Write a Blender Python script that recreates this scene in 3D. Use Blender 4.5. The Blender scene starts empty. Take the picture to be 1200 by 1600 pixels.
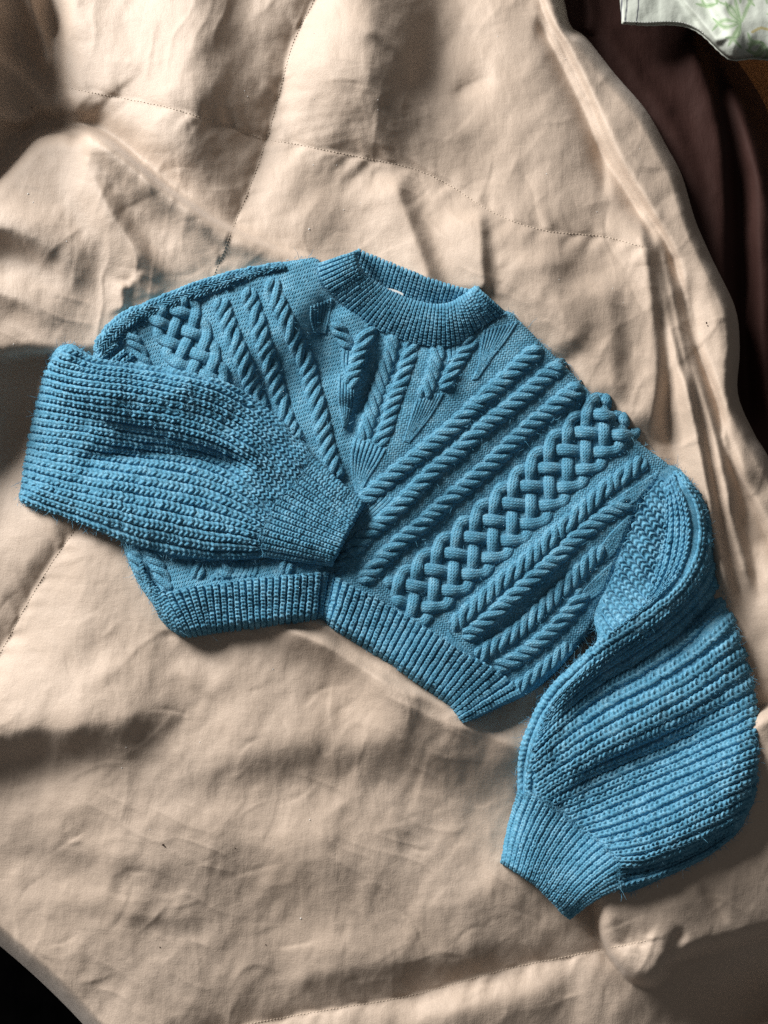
import bpy, math, random
import numpy as np

random.seed(7)
rng = np.random.default_rng(11)
scene = bpy.context.scene

# ---------------------------------------------------------------- camera, light, exposure
S = 0.0008                      # metres per layout unit (the sheet of the bed is laid out in these units)
F = 1244.0
TILT = math.radians(10)
DIST = F * S
cam_d = bpy.data.cameras.new('camera')
cam_d.sensor_fit = 'VERTICAL'; cam_d.sensor_height = 36.0; cam_d.lens = 36.0 * F / 1600.0
cam_d.clip_start = 0.01; cam_d.clip_end = 50
cam = bpy.data.objects.new('camera', cam_d)
scene.collection.objects.link(cam)
cam.location = (0, -DIST * math.sin(TILT), DIST * math.cos(TILT))
cam.rotation_euler = (TILT, 0, 0)
scene.camera = cam

world = bpy.data.worlds.new('World'); scene.world = world; world.use_nodes = True
bg = world.node_tree.nodes['Background']
bg.inputs[0].default_value = (1.0, 0.97, 0.94, 1); bg.inputs[1].default_value = 0.085

def area_light(name, loc, target, sx, sy, power, col):
    l = bpy.data.lights.new(name, 'AREA'); l.shape = 'RECTANGLE'; l.size = sx; l.size_y = sy
    l.energy = power; l.color = col
    o = bpy.data.objects.new(name, l); scene.collection.objects.link(o)
    o.location = loc
    d = np.array(target, float) - np.array(loc, float)
    from mathutils import Vector
    o.rotation_euler = Vector(d).to_track_quat('-Z', 'Y').to_euler()
    return o
area_light('window_light', (-3.30, 3.15, 1.95), (0.05, 0.1, 0), 1.8, 1.7, 540, (1.0, 0.97, 0.93))

scene.view_settings.view_transform = 'Standard'
scene.view_settings.look = 'None'
scene.view_settings.exposure = 0.0
scene.view_settings.gamma = 1.0
scene.render.film_transparent = False
scene.cycles.use_denoising = False

# ---------------------------------------------------------------- layout -> world
CX = np.array(cam.location)
_up = np.array([0, math.cos(TILT), math.sin(TILT)]); _bk = np.array([0, -math.sin(TILT), math.cos(TILT)])
def W(P):
    """layout (x right, y down, z up; units of S) -> metres, seen from the standing photographer"""
    P = np.asarray(P, float)
    a = (P[:, 0] - 600.0) / F; b = (800.0 - P[:, 1]) / F
    d = np.stack([a, b * _up[1] - _bk[1], b * _up[2] - _bk[2]], 1)
    t = (P[:, 2] * S - CX[2]) / d[:, 2]
    return CX + d * t[:, None]

# ---------------------------------------------------------------- small numeric helpers
def catmull(pts, n=8, closed=False):
    P = np.asarray(pts, float)
    if len(P) < 3 and not closed:
        return P
    if closed:
        Q = np.vstack([P[-1], P, P[0], P[1]])
    else:
        Q = np.vstack([2 * P[0] - P[1], P, 2 * P[-1] - P[-2]])
    out = []
    t = np.linspace(0, 1, n, endpoint=False)[:, None]
    for i in range(1, len(Q) - 2):
        p0, p1, p2, p3 = Q[i - 1], Q[i], Q[i + 1], Q[i + 2]
        out.append(0.5 * ((2 * p1) + (-p0 + p2) * t + (2 * p0 - 5 * p1 + 4 * p2 - p3) * t ** 2 + (-p0 + 3 * p1 - 3 * p2 + p3) * t ** 3))
    R = np.vstack(out)
    if not closed:
        R = np.vstack([R, P[-1]])
    return R
def resample(P, n):
    P = np.asarray(P, float)
    s = np.r_[0, np.cumsum(np.linalg.norm(np.diff(P, axis=0), axis=1))]
    q = np.linspace(0, s[-1], n)
    return np.stack([np.interp(q, s, P[:, k]) for k in range(P.shape[1])], 1)
def path_len(P):
    return float(np.linalg.norm(np.diff(np.asarray(P, float), axis=0), axis=1).sum())
def smooth01(x):
    x = np.clip(x, 0, 1); return x * x * (3 - 2 * x)
def dist_poly(X, Y, P, closed=False):
    """distance, signed side (+ = right hand of travel in the picture) and run parameter to a polyline"""
    P = np.asarray(P, float)
    if closed: P = np.vstack([P, P[:1]])
    seg = np.linalg.norm(np.diff(P, axis=0), axis=1); tot = seg.sum(); cum = np.r_[0, np.cumsum(seg)]
    best = np.full(X.shape, 1e18); side = np.ones(X.shape); u = np.zeros(X.shape)
    for i in range(len(P) - 1):
        ax, ay = P[i]; dx, dy = P[i + 1] - P[i]
        L2 = dx * dx + dy * dy + 1e-12
        t = np.clip(((X - ax) * dx + (Y - ay) * dy) / L2, 0, 1)
        ex = X - ax - t * dx; ey = Y - ay - t * dy
        d2 = ex * ex + ey * ey
        m = d2 < best
        best = np.where(m, d2, best)
        side = np.where(m, np.sign(dx * (Y - ay) - dy * (X - ax) + 1e-9), side)
        u = np.where(m, (cum[i] + t * seg[i]) / tot, u)
    return np.sqrt(best), side, u
def nearest_on(X, Y, P):
    P = np.vstack([P, P[:1]])
    best = np.full(X.shape, 1e18); nx = X.copy(); ny = Y.copy()
    for i in range(len(P) - 1):
        ax, ay = P[i]; dx, dy = P[i + 1] - P[i]
        t = np.clip(((X - ax) * dx + (Y - ay) * dy) / (dx * dx + dy * dy + 1e-12), 0, 1)
        qx = ax + t * dx; qy = ay + t * dy
        d2 = (X - qx) ** 2 + (Y - qy) ** 2
        m = d2 < best
        best = np.where(m, d2, best); nx = np.where(m, qx, nx); ny = np.where(m, qy, ny)
    return nx, ny
def inside(X, Y, P):
    c = np.zeros(X.shape, bool); P = np.asarray(P, float); j = len(P) - 1
    for i in range(len(P)):
        xi, yi = P[i]; xj, yj = P[j]
        if yi != yj:
            c ^= ((yi > Y) != (yj > Y)) & (X < (xj - xi) * (Y - yi) / (yj - yi) + xi)
        j = i
    return c
def vnoise(X, Y, seed):
    r = np.random.default_rng(seed); T = r.random((256, 256)) * 2 - 1
    xi = np.floor(X).astype(int); yi = np.floor(Y).astype(int)
    fx = X - xi; fy = Y - yi
    fx = fx * fx * fx * (fx * (fx * 6 - 15) + 10); fy = fy * fy * fy * (fy * (fy * 6 - 15) + 10)
    a = T[yi & 255, xi & 255]; b = T[yi & 255, (xi + 1) & 255]; c = T[(yi + 1) & 255, xi & 255]; d = T[(yi + 1) & 255, (xi + 1) & 255]
    return (a * (1 - fx) + b * fx) * (1 - fy) + (c * (1 - fx) + d * fx) * fy
def fbm(X, Y, seed, octv=4):
    z = 0; a = 1.0
    for k in range(octv):
        z = z + a * vnoise(X * 2 ** k + 13.7 * k, Y * 2 ** k + 7.3 * k, seed + k); a *= 0.5
    return z
def dome(d, R):
    return np.sqrt(np.clip(1 - (1 - np.clip(d / R, 0, 1)) ** 2, 0, 1))

class Field:
    def __init__(s, x0, y0, step, Z):
        s.x0, s.y0, s.st, s.Z = x0, y0, step, Z
        gy, gx = np.gradient(Z, step); s.gx, s.gy = gx, gy
    def _b(s, A, x, y):
        u = np.clip((np.asarray(x) - s.x0) / s.st, 0, A.shape[1] - 1.001); v = np.clip((np.asarray(y) - s.y0) / s.st, 0, A.shape[0] - 1.001)
        i = u.astype(int); j = v.astype(int); fu = u - i; fv = v - j
        return (A[j, i] * (1 - fu) + A[j, i + 1] * fu) * (1 - fv) + (A[j + 1, i] * (1 - fu) + A[j + 1, i + 1] * fu) * fv
    def z(s, x, y): return s._b(s.Z, x, y)
    def nrm(s, x, y):
        gx = s._b(s.gx, x, y); gy = s._b(s.gy, x, y)
        n = np.stack([-gx, -gy, np.ones_like(gx)], -1)
        return n / np.linalg.norm(n, axis=-1, keepdims=True)

# ---------------------------------------------------------------- mesh / object helpers
ROOT = scene.collection
def build(name, V, Q, mat, parent=None, uv=None, col=None, origin=None):
    Vw = W(V)
    o_loc = np.zeros(3)
    if parent is not None:
        o_loc = np.array(parent['_o'])
    elif origin is not None:
        o_loc = np.array(origin)
    Vw = Vw - o_loc
    me = bpy.data.meshes.new(name)
    Q = np.asarray(Q, np.int32)
    k = Q.shape[1]
    me.vertices.add(len(Vw)); me.vertices.foreach_set('co', Vw.astype(np.float32).ravel())
    me.loops.add(Q.size); me.loops.foreach_set('vertex_index', Q.ravel())
    me.polygons.add(len(Q)); me.polygons.foreach_set('loop_start', np.arange(0, Q.size, k, dtype=np.int32))
    me.update(calc_edges=True); me.validate()
    me.polygons.foreach_set('use_smooth', np.ones(len(me.polygons), bool))
    if uv is not None:
        l = me.uv_layers.new(name='knit'); l.data.foreach_set('uv', np.asarray(uv, np.float32)[Q.ravel()].ravel())
    if col is not None:
        a = me.color_attributes.new('print', 'FLOAT_COLOR', 'POINT')
        a.data.foreach_set('color', np.asarray(col, np.float32).ravel())
    me.materials.append(mat)
    o = bpy.data.objects.new(name, me); ROOT.objects.link(o)
    if parent is not None:
        o.parent = parent
    else:
        o.location = o_loc
    o['_o'] = [float(v) for v in o_loc]
    return o
def empty(name, loc):
    o = bpy.data.objects.new(name, None); ROOT.objects.link(o); o.location = loc
    o.empty_display_size = 0.05; o['_o'] = [float(v) for v in loc]
    return o
def tag(o, label=None, cat=None, kind=None, group=None):
    if label: o['label'] = label
    if cat: o['category'] = cat
    if kind: o['kind'] = kind
    if group: o['group'] = group
def gridq(nr, nc):
    i = np.arange(nr - 1)[:, None]; j = np.arange(nc - 1)[None]
    a = i * nc + j
    return np.stack([a, a + nc, a + nc + 1, a + 1], -1).reshape(-1, 4)
def sheet(poly, step, xs=None, ys=None):
    """grid clipped to a polygon, border vertices moved on to the outline"""
    poly = np.asarray(poly, float)
    x0, y0 = poly.min(0) - step; x1, y1 = poly.max(0) + step
    if xs is None: xs = np.arange(x0, x1 + step, step); ys = np.arange(y0, y1 + step, step)
    X, Y = np.meshgrid(xs, ys); ins = inside(X, Y, poly)
    q = gridq(len(ys), len(xs))
    f = ins.ravel()[q]
    q = q[f.sum(1) >= 1]
    used = np.unique(q)
    xv = X.ravel()[used].copy(); yv = Y.ravel()[used].copy(); iv = ins.ravel()[used]
    nx, ny = nearest_on(xv[~iv], yv[~iv], poly)
    xv[~iv] = nx; yv[~iv] = ny
    remap = np.full(X.size, -1); remap[used] = np.arange(len(used))
    d, _, _ = dist_poly(xv, yv, poly, True); d[~iv] = 0
    return xv, yv, remap[q], d, iv

# ---------------------------------------------------------------- materials
def new_mat(name):
    m = bpy.data.materials.new(name); m.use_nodes = True
    nt = m.node_tree; b = nt.nodes['Principled BSDF']
    return m, nt, b
def N(nt, t, **kw):
    n = nt.nodes.new(t)
    for k, v in kw.items(): setattr(n, k, v)
    return n
def noise(nt, vec, scale, detail=4, rough=0.55, dist=0.0):
    n = N(nt, 'ShaderNodeTexNoise'); n.inputs['Scale'].default_value = scale
    n.inputs['Detail'].default_value = detail; n.inputs['Roughness'].default_value = rough
    n.inputs['Distortion'].default_value = dist
    if vec is not None: nt.links.new(vec, n.inputs['Vector'])
    return n.outputs[0]
def ramp(nt, fac, stops):
    r = N(nt, 'ShaderNodeValToRGB'); e = r.color_ramp.elements
    while len(e) < len(stops): e.new(0.5)
    for k, (p, c) in enumerate(stops):
        e[k].position = p; e[k].color = (*c, 1) if len(c) == 3 else c
    nt.links.new(fac, r.inputs[0]); return r.outputs[0]
def math2(nt, op, a, b=None):
    n = N(nt, 'ShaderNodeMath', operation=op)
    for k, v in ((0, a), (1, b)):
        if v is None: continue
        if isinstance(v, (int, float)): n.inputs[k].default_value = v
        else: nt.links.new(v, n.inputs[k])
    return n.outputs[0]
def bump(nt, h, strength, dist, prev=None):
    b = N(nt, 'ShaderNodeBump'); b.inputs['Strength'].default_value = strength; b.inputs['Distance'].default_value = dist
    nt.links.new(h, b.inputs['Height'])
    if prev is not None: nt.links.new(prev, b.inputs['Normal'])
    return b.outputs[0]

YA = (0.046, 0.180, 0.280); YB = (0.110, 0.328, 0.490); YC = (0.262, 0.515, 0.670)
def yarn_mat(name, knit=0.0, purl=False):
    m, nt, b = new_mat(name)
    geo = N(nt, 'ShaderNodeTexCoord'); ob = geo.outputs['Object']
    n1 = noise(nt, ob, 400, 5, 0.85); n2 = noise(nt, ob, 60, 2)
    f = math2(nt, 'ADD', math2(nt, 'MULTIPLY', n1, 0.75), math2(nt, 'MULTIPLY', n2, 0.25))
    c = ramp(nt, f, [(0.37, YA), (0.5, YB), (0.63, YC)])
    nt.links.new(c, b.inputs['Base Color'])
    b.inputs['Roughness'].default_value = 0.95
    b.inputs['Specular IOR Level'].default_value = 0.12
    b.inputs['Sheen Weight'].default_value = 0.22; b.inputs['Sheen Roughness'].default_value = 0.35
    b.inputs['Sheen Tint'].default_value = (0.5, 0.8, 1, 1)
    prev = None
    if knit > 0:
        uvn = N(nt, 'ShaderNodeUVMap', uv_map='knit'); sp = N(nt, 'ShaderNodeSeparateXYZ'); nt.links.new(uvn.outputs[0], sp.inputs[0])
        u, v = sp.outputs[0], sp.outputs[1]
        pw, pl = (6.0, 4.6) if purl else (4.2, 4.6)
        tri = math2(nt, 'PINGPONG', math2(nt, 'DIVIDE', u, pw), 0.5)            # 0..0.5
        ph = math2(nt, 'ADD', math2(nt, 'DIVIDE', v, pl), math2(nt, 'MULTIPLY', tri, 1.3))
        w1 = math2(nt, 'ABSOLUTE', math2(nt, 'SINE', math2(nt, 'MULTIPLY', ph, math.pi)))
        w2 = math2(nt, 'ABSOLUTE', math2(nt, 'SINE', math2(nt, 'MULTIPLY', math2(nt, 'DIVIDE', u, pw), math.pi)))
        h = math2(nt, 'ADD', math2(nt, 'MULTIPLY', w1, 0.6), math2(nt, 'MULTIPLY', w2, 0.55))
        prev = bump(nt, h, knit, 0.0016 if purl else 0.0010)
    prev = bump(nt, n1, 1.0, 0.0007 if purl else (0.0009 if knit > 0 else 0.0009), prev)
    nt.links.new(prev, b.inputs['Normal'])
    return m
M_YARN = yarn_mat('blue_chunky_yarn')
M_PURL = yarn_mat('blue_reverse_knit', 0.9, True)
M_CABLE = yarn_mat('blue_cable_knit', 1.0)

def satin(name, a, b_, rough, bumpk=1.0, spec=0.35, weave=True):
    m, nt, b = new_mat(name)
    tc = N(nt, 'ShaderNodeTexCoord').outputs['Object']
    n1 = noise(nt, tc, 5, 5, 0.6); n2 = noise(nt, tc, 620, 3, 0.7)
    c = ramp(nt, n1, [(0.3, a), (0.7, b_)])
    mix = N(nt, 'ShaderNodeMix', data_type='RGBA', blend_type='MULTIPLY'); mix.inputs[0].default_value = 0.35
    nt.links.new(c, mix.inputs[6]); nt.links.new(ramp(nt, n2, [(0.3, (0.62, 0.62, 0.62)), (0.7, (1.2, 1.2, 1.2))]), mix.inputs[7])
    nt.links.new(mix.outputs[2], b.inputs['Base Color'])
    b.inputs['Roughness'].default_value = rough; b.inputs['Specular IOR Level'].default_value = spec
    b.inputs['Sheen Weight'].default_value = 0.12; b.inputs['Sheen Roughness'].default_value = 0.5
    n3 = noise(nt, tc, 34, 5, 0.62, 0.6)
    mp = N(nt, 'ShaderNodeMapping'); mp.inputs['Scale'].default_value = (1.0, 0.28, 1.0); mp.inputs['Rotation'].default_value = (0, 0, 0.25); nt.links.new(tc, mp.inputs[0])
    mp2 = N(nt, 'ShaderNodeMapping'); mp2.inputs['Scale'].default_value = (0.3, 1.0, 1.0); mp2.inputs['Rotation'].default_value = (0, 0, -0.15); nt.links.new(tc, mp2.inputs[0])
    n4 = noise(nt, mp.outputs[0], 60, 5, 0.65, 0.4); n5 = noise(nt, mp2.outputs[0], 46, 5, 0.65, 0.4)
    p = bump(nt, n3, 0.08 * bumpk, 0.004)
    p = bump(nt, n4, 0.20 * bumpk, 0.004, p)
    p = bump(nt, n5, 0.16 * bumpk, 0.004, p)
    p = bump(nt, n2, 0.42 * bumpk, 0.0009, p)
    nt.links.new(p, b.inputs['Normal'])
    return m
M_COMF = satin('tan_sateen', (0.515, 0.408, 0.322), (0.585, 0.474, 0.385), 0.6, 1.0, 0.3)
M_SHEET = satin('dark_brown_satin', (0.034, 0.0155, 0.013), (0.048, 0.023, 0.0195), 0.7, 1.4, 0.08)
M_SHEET.node_tree.nodes['Principled BSDF'].inputs['Sheen Weight'].default_value = 0.0
m, nt, b = new_mat('seam_thread'); b.inputs['Base Color'].default_value = (0.60, 0.49, 0.385, 1); b.inputs['Roughness'].default_value = 0.6
M_THREAD = m
m, nt, b = new_mat('white_label_satin'); b.inputs['Base Color'].default_value = (0.78, 0.78, 0.76, 1); b.inputs['Roughness'].default_value = 0.45
M_LABEL = m
m, nt, b = new_mat('printed_cotton')
at = N(nt, 'ShaderNodeAttribute', attribute_name='print'); tc = N(nt, 'ShaderNodeTexCoord').outputs['Object']
nt.links.new(at.outputs[0], b.inputs['Base Color']); b.inputs['Roughness'].default_value = 0.8
p = bump(nt, noise(nt, tc, 40, 4), 0.35, 0.004); p = bump(nt, noise(nt, tc, 900, 2), 0.2, 0.0005, p)
nt.links.new(p, b.inputs['Normal']); M_PRINT = m
m, nt, b = new_mat('rust_carpet')
tc = N(nt, 'ShaderNodeTexCoord').outputs['Object']
n1 = noise(nt, tc, 260, 5, 0.7)
nt.links.new(ramp(nt, n1, [(0.3, (0.20, 0.060, 0.015)), (0.7, (0.80, 0.32, 0.09))]), b.inputs['Base Color'])
b.inputs['Roughness'].default_value = 1.0
nt.links.new(bump(nt, n1, 1.0, 0.01), b.inputs['Normal']); M_CARPET = m
m, nt, b = new_mat('black_floor'); tc = N(nt, 'ShaderNodeTexCoord').outputs['Object']
nt.links.new(ramp(nt, noise(nt, tc, 30, 4), [(0.3, (0.0012, 0.0012, 0.0015)), (0.7, (0.003, 0.0028, 0.003))]), b.inputs['Base Color'])
b.inputs['Roughness'].default_value = 1.0; b.inputs['Specular IOR Level'].default_value = 0.0; M_FLOOR = m

def blur(A, r, it=3):
    for _ in range(it):
        for ax in (0, 1):
            P = np.pad(A, [(r + 1, r) if k == ax else (0, 0) for k in (0, 1)], 'edge'); c = np.cumsum(P, axis=ax)
            A = (np.take(c, range(2 * r + 1, P.shape[ax]), ax) - np.take(c, range(0, P.shape[ax] - 2 * r - 1), ax)) / (2 * r + 1)
    return A

# ---------------------------------------------------------------- comforter relief
GX0, GY0, GST = -300.0, -300.0, 2.5
gx = np.arange(GX0, 1500.1, GST); gy = np.arange(GY0, 1900.1, GST)
XX, YY = np.meshgrid(gx, gy)
ZC = np.zeros_like(XX)
def _win(P, m):
    P = np.asarray(P)
    j0 = max(0, int((P[:, 0].min() - m - GX0) / GST)); j1 = min(len(gx), int((P[:, 0].max() + m - GX0) / GST) + 2)
    i0 = max(0, int((P[:, 1].min() - m - GY0) / GST)); i1 = min(len(gy), int((P[:, 1].max() + m - GY0) / GST) + 2)
    return slice(i0, i1), slice(j0, j1)
def ridge(pts, h, wl, wr, p=2.0, taper=0.3, t1=None):
    """crest line; wl / wr = reach to the left / right hand of travel"""
    P = catmull(pts, 6); w = max(wl, wr); s = _win(P, w * 3.2)
    d, sd, u = dist_poly(XX[s], YY[s], P)
    ww = np.where(sd > 0, wr, wl)
    a = smooth01(u / max(taper, 1e-3)) * smooth01((1 - u) / max(taper if t1 is None else t1, 1e-3))
    ZC[s] += h * np.exp(-(d / ww) ** p) * a
def step_(poly, h, w, decay=None):
    """a layer lying on top: raised inside the outline, soft edge of width w"""
    P = catmull(poly, 5, True); s = _win(P, 4)
    d, _, _ = dist_poly(XX[s], YY[s], P, True); ins = inside(XX[s], YY[s], P)
    k = np.where(ins, dome(d, w), 0.0)
    if decay: k = k * (0.35 + 0.65 * np.exp(-d / decay))
    ZC[s] += h * k
def hump(cx, cy, rx, ry, h, rot=0.0):
    c, sn = math.cos(math.radians(rot)), math.sin(math.radians(rot))
    X = XX - cx; Y = YY - cy
    a = (X * c + Y * sn) / rx; b_ = (-X * sn + Y * c) / ry
    globals()['ZC'] += h * np.exp(-(a * a + b_ * b_))

SEAM1 = [(520, -80), (490, 0), (458, 66), (440, 130), (420, 205), (395, 280), (370, 340), (340, 415), (290, 520), (200, 690), (125, 815), (80, 880), (30, 965), (0, 1020), (-60, 1120)]
SEAM2 = [(60, 125), (120, 140), (200, 155), (270, 170), (340, 192), (412, 217), (460, 225), (560, 245), (640, 262), (700, 288), (770, 332), (850, 360), (940, 369), (1006, 386)]
SEAM3 = [(250, 1640), (350, 1608), (500, 1580), (620, 1560), (700, 1540), (800, 1512), (900, 1492), (948, 1482), (1010, 1470)]

ZC += 9 * fbm(XX / 260.0, YY / 260.0, 3, 3)
ZC += 3.2 * fbm(XX / 85.0 + YY / 300.0, YY / 120.0, 21, 3)
# quilted channels
ridge(SEAM1[:8], -20, 34, 30, 1.2, 0.02, 0.3)
ridge(SEAM1[8:], -14, 30, 26, 1.2, 0.3, 0.02)
ridge(SEAM2, -7, 26, 26, 1.1, 0.05)
ridge(SEAM3, -13, 34, 26, 1.2, 0.05)
# puffed quilt panels along the top
ridge([(312, -120), (306, 0), (300, 110), (292, 220), (300, 330), (300, 380)], 52, 70, 110, 1.8, 0.05, 0.45)          # west crest (travel down: right hand = west)
ridge([(560, -120), (566, 0), (572, 100), (585, 190), (606, 260), (620, 320)], 68, 82, 130, 1.7, 0.05, 0.5)
ridge([(690, -100), (690, 0), (690, 110), (680, 200)], -24, 60, 44, 2, 0.05, 0.3)
ridge([(830, -80), (835, 60), (845, 180), (870, 290), (890, 420)], 16, 60, 90, 2, 0.1, 0.5)
ridge([(700, 160), (740, 130), (780, 125)], -7, 14, 16, 1.6)
ridge([(612, 262), (622, 300), (640, 350), (662, 410), (680, 470)], 25, 17, 60, 1.6, 0.2, 0.1)
ridge([(745, 318), (750, 360), (752, 410), (758, 470)], 16, 12, 45, 1.7, 0.2)
ridge([(850, 380), (858, 440), (880, 500), (900, 560)], 13, 30, 60, 1.8, 0.2)
ridge([(935, 420), (950, 480), (955, 560), (960, 640)], 14, 24, 55, 1.8, 0.2)
hump(800, 385, 85, 70, 30, 30)
hump(905, 480, 62, 95, 26, -25)
hump(480, 330, 70, 80, 14)
# folds running off to the upper right
ridge([(640, 100), (600, 60), (560, 40)], 4, 10, 10)
# west: heaped part of the comforter
step_([(-290, 420), (-120, 330), (-30, 300), (22, 252), (55, 214), (98, 208), (118, 214), (140, 208), (178, 226), (240, 276), (300, 318), (352, 352), (430, 386), (500, 412), (500, 500), (330, 640), (170, 640), (104, 575), (60, 556), (-40, 565), (-290, 540)], 36, 26, 100)
ridge([(120, 214), (150, 216), (205, 254), (262, 302), (330, 346), (400, 378), (490, 408)], 21, 8, 34, 1.4, 0.06, 0.3)
ridge([(118, 222), (138, 262), (165, 320), (198, 368), (232, 412), (272, 452)], 24, 17, 44, 1.7, 0.4, 0.3)   # heading down: left hand = east
ridge([(-120, 350), (-20, 350), (40, 362), (92, 394), (135, 425), (170, 440), (196, 446)], 33, 48, 30, 1.9, 0.1, 0.6)
ridge([(196, 440), (190, 462), (197, 488)], 9, 7, 14, 1.5, 0.2)
ridge([(-100, 452), (-20, 452), (34, 470), (68, 494), (82, 515), (88, 536)], 15, 32, 20, 1.7, 0.1, 0.4)
ridge([(205, 430), (225, 452), (250, 470)], 8, 12, 10, 1.6, 0.2)
ridge([(-80, 318), (-10, 272), (28, 226), (58, 200), (100, 196), (136, 196), (172, 213), (216, 248), (262, 288), (330, 330)], -34, 30, 7, 1.7, 0.05, 0.45)
hump(10, 690, 90, 130, -70)
hump(50, 95, 75, 120, -60)
ridge([(140, -120), (118, 0), (106, 70), (104, 130), (124, 175), (150, 205)], 20, 60, 14, 1.6, 0.03, 0.15)
hump(-110, -40, 110, 150, 130)  # unseen pile beyond the corner, added to block light from the hollow
ridge([(-60, 60), (0, 90), (50, 140), (90, 195)], 22, 16, 26, 1.7, 0.2)
ridge([(40, -60), (50, 10), (70, 70), (75, 130)], 24, 14, 22, 1.7, 0.2)
ridge([(-40, 170), (20, 185), (60, 200)], 14, 14, 14)
hump(-190, 130, 90, 110, 90)
hump(-150, 620, 100, 140, 45)
# lower left fold
ridge([(-120, 1170), (-40, 1150), (30, 1136), (90, 1134), (150, 1128), (215, 1114), (262, 1098), (330, 1080)], 44, 95, 46, 1.9, 0.03, 0.55)
ridge([(225, 1192), (300, 1186), (380, 1176), (460, 1164), (540, 1156), (620, 1156), (720, 1176)], 14, 62, 42, 1.9, 0.35)
ridge([(262, 1022), (285, 1048), (320, 1078), (352, 1098)], 6, 26, 12, 1.6, 0.5)
ridge([(120, 1075), (165, 1052), (210, 1020)], 4, 18, 16, 2, 0.5)
ridge([(0, 1300), (90, 1322), (200, 1340), (300, 1352)], 3, 28, 20)
ridge([(40, 1405), (150, 1412), (260, 1432), (370, 1428)], 4, 30, 16)
ridge([(430, 1530), (560, 1505), (680, 1490), (780, 1470)], 12, 60, 30, 2, 0.15)
ridge([(600, 1620), (700, 1585), (800, 1560), (900, 1548)], 12, 30, 40)
# tucks by the hem
ridge([(400, 962), (450, 984), (510, 1010), (566, 1044), (622, 1078), (676, 1096), (728, 1124), (780, 1150)], 23, 16, 26, 1.5, 0.2)
ridge([(450, 955), (520, 984), (590, 1026), (660, 1068)], 13, 10, 14, 1.5, 0.2)
ridge([(560, 1040), (610, 1090), (680, 1128), (760, 1150), (812, 1172), (870, 1205)], 17, 18, 62, 1.6, 0.25)
hump(780, 1090, 60, 36, -18, 20)
hump(640, 1230, 170, 40, -8, 8)
# east: overlapping strip and pleats
step_([(838, -120), (846, 0), (882, 72), (920, 150), (955, 235), (1006, 319), (1047, 387), (1066, 442), (1086, 535), (1123, 628), (1132, 697), (1175, 783), (1260, 930), (1400, 1000), (1440, 600), (1300, 200), (1000, -150)], 16, 13)
ridge([(868, 20), (900, 88), (936, 160), (972, 235), (1010, 305), (1045, 372)], 6, 34, 10, 1.6, 0.1)
ridge([(836, 20), (868, 84), (906, 160), (938, 232), (985, 312), (1030, 388)], -12, 6, 14, 1.7, 0.1)
ridge([(1090, 400), (1112, 470), (1128, 540), (1132, 620), (1146, 690), (1190, 770)], 10, 26, 20, 1.7, 0.12)
ridge([(925, 195), (940, 255), (950, 330)], -11, 10, 16, 1.7, 0.4)
ridge([(996, 318), (1008, 400), (1018, 480), (1026, 570), (1020, 640), (1008, 700)], 27, 15, 52, 1.6, 0.15)
ridge([(1014, 340), (1026, 420), (1036, 490), (1042, 580), (1040, 650), (1052, 720)], -5, 10, 9, 1.8, 0.2)
ridge([(1018, 346), (1036, 420), (1050, 500), (1068, 590), (1086, 668), (1104, 760), (1120, 850), (1150, 960)], 27, 12, 20, 1.6, 0.12)
ridge([(1034, 352), (1054, 430), (1068, 510), (1086, 596), (1102, 670), (1118, 760), (1136, 850), (1166, 960)], -9, 8, 6, 1.8, 0.15)
ridge([(1052, 402), (1066, 500), (1085, 580), (1110, 660), (1128, 730), (1150, 830), (1180, 940)], 22, 12, 18, 1.6, 0.12)
ridge([(1074, 430), (1088, 520), (1106, 590), (1134, 670), (1150, 740), (1172, 830)], -8, 8, 6, 1.8, 0.15)
ridge([(1025, 372), (1040, 440), (1058, 530), (1076, 600)], -14, 7, 7, 1.6, 0.15)
ridge([(1032, 600), (1045, 680), (1068, 760), (1092, 850), (1120, 940)], -9, 18, 20, 1.8, 0.3)
ridge([(1140, 770), (1165, 850), (1195, 950)], -12, 14, 16, 1.7, 0.3)
ridge([(1195, 840), (1215, 960), (1235, 1080)], 24, 50, 34)
# south-east lobe
step_([(930, 1330), (930, 1428), (940, 1475), (962, 1508), (988, 1534), (1018, 1541), (1040, 1524), (1052, 1504), (1086, 1492), (1130, 1481), (1200, 1462), (1420, 1390), (1420, 1150), (1210, 1100), (1100, 1200)], 54, 26, 500)
ridge([(1050, 1500), (1058, 1470), (1075, 1450)], -9, 12, 12)
ridge([(1090, 1380), (1115, 1410), (1138, 1448)], -5, 9, 9)
ridge([(985, 1480), (1000, 1460), (1020, 1470)], -6, 18, 18)
hump(1190, 1560, 120, 60, -70, -20)
hump(1350, 1750, 420, 420, -70)
hump(900, 1950, 500, 230, -35)
hump(1130, 1370, 70, 60, 12)
hump(420, 1330, 220, 70, 14, 5)
hump(760, 1390, 160, 60, 12, -8)
hump(120, 1260, 120, 50, 10, -10)
ZC = blur(ZC, 1, 1)
ZF = ZC + 0.9 * fbm(XX / 48.0, YY / 60.0, 55, 3) + 0.22 * fbm(XX / 9.0, YY / 12.0, 58, 2)
WR = (1 - np.abs(vnoise(XX / 34.0 + YY / 150.0 + 0.6 * vnoise(XX / 70, YY / 70, 5), YY / 120.0 - XX / 300.0, 31))) ** 2.5
WR2 = (1 - np.abs(vnoise(XX / 140.0 + YY / 90.0, YY / 30.0 - XX / 55.0 + 0.6 * vnoise(XX / 80, YY / 80, 6), 47))) ** 2.5
ZF += 1.5 * WR * smooth01(0.2 + 1.2 * vnoise(XX / 210, YY / 190, 91)) + 1.2 * WR2 * smooth01(0.1 + 1.2 * vnoise(XX / 230, YY / 170, 93))
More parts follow.
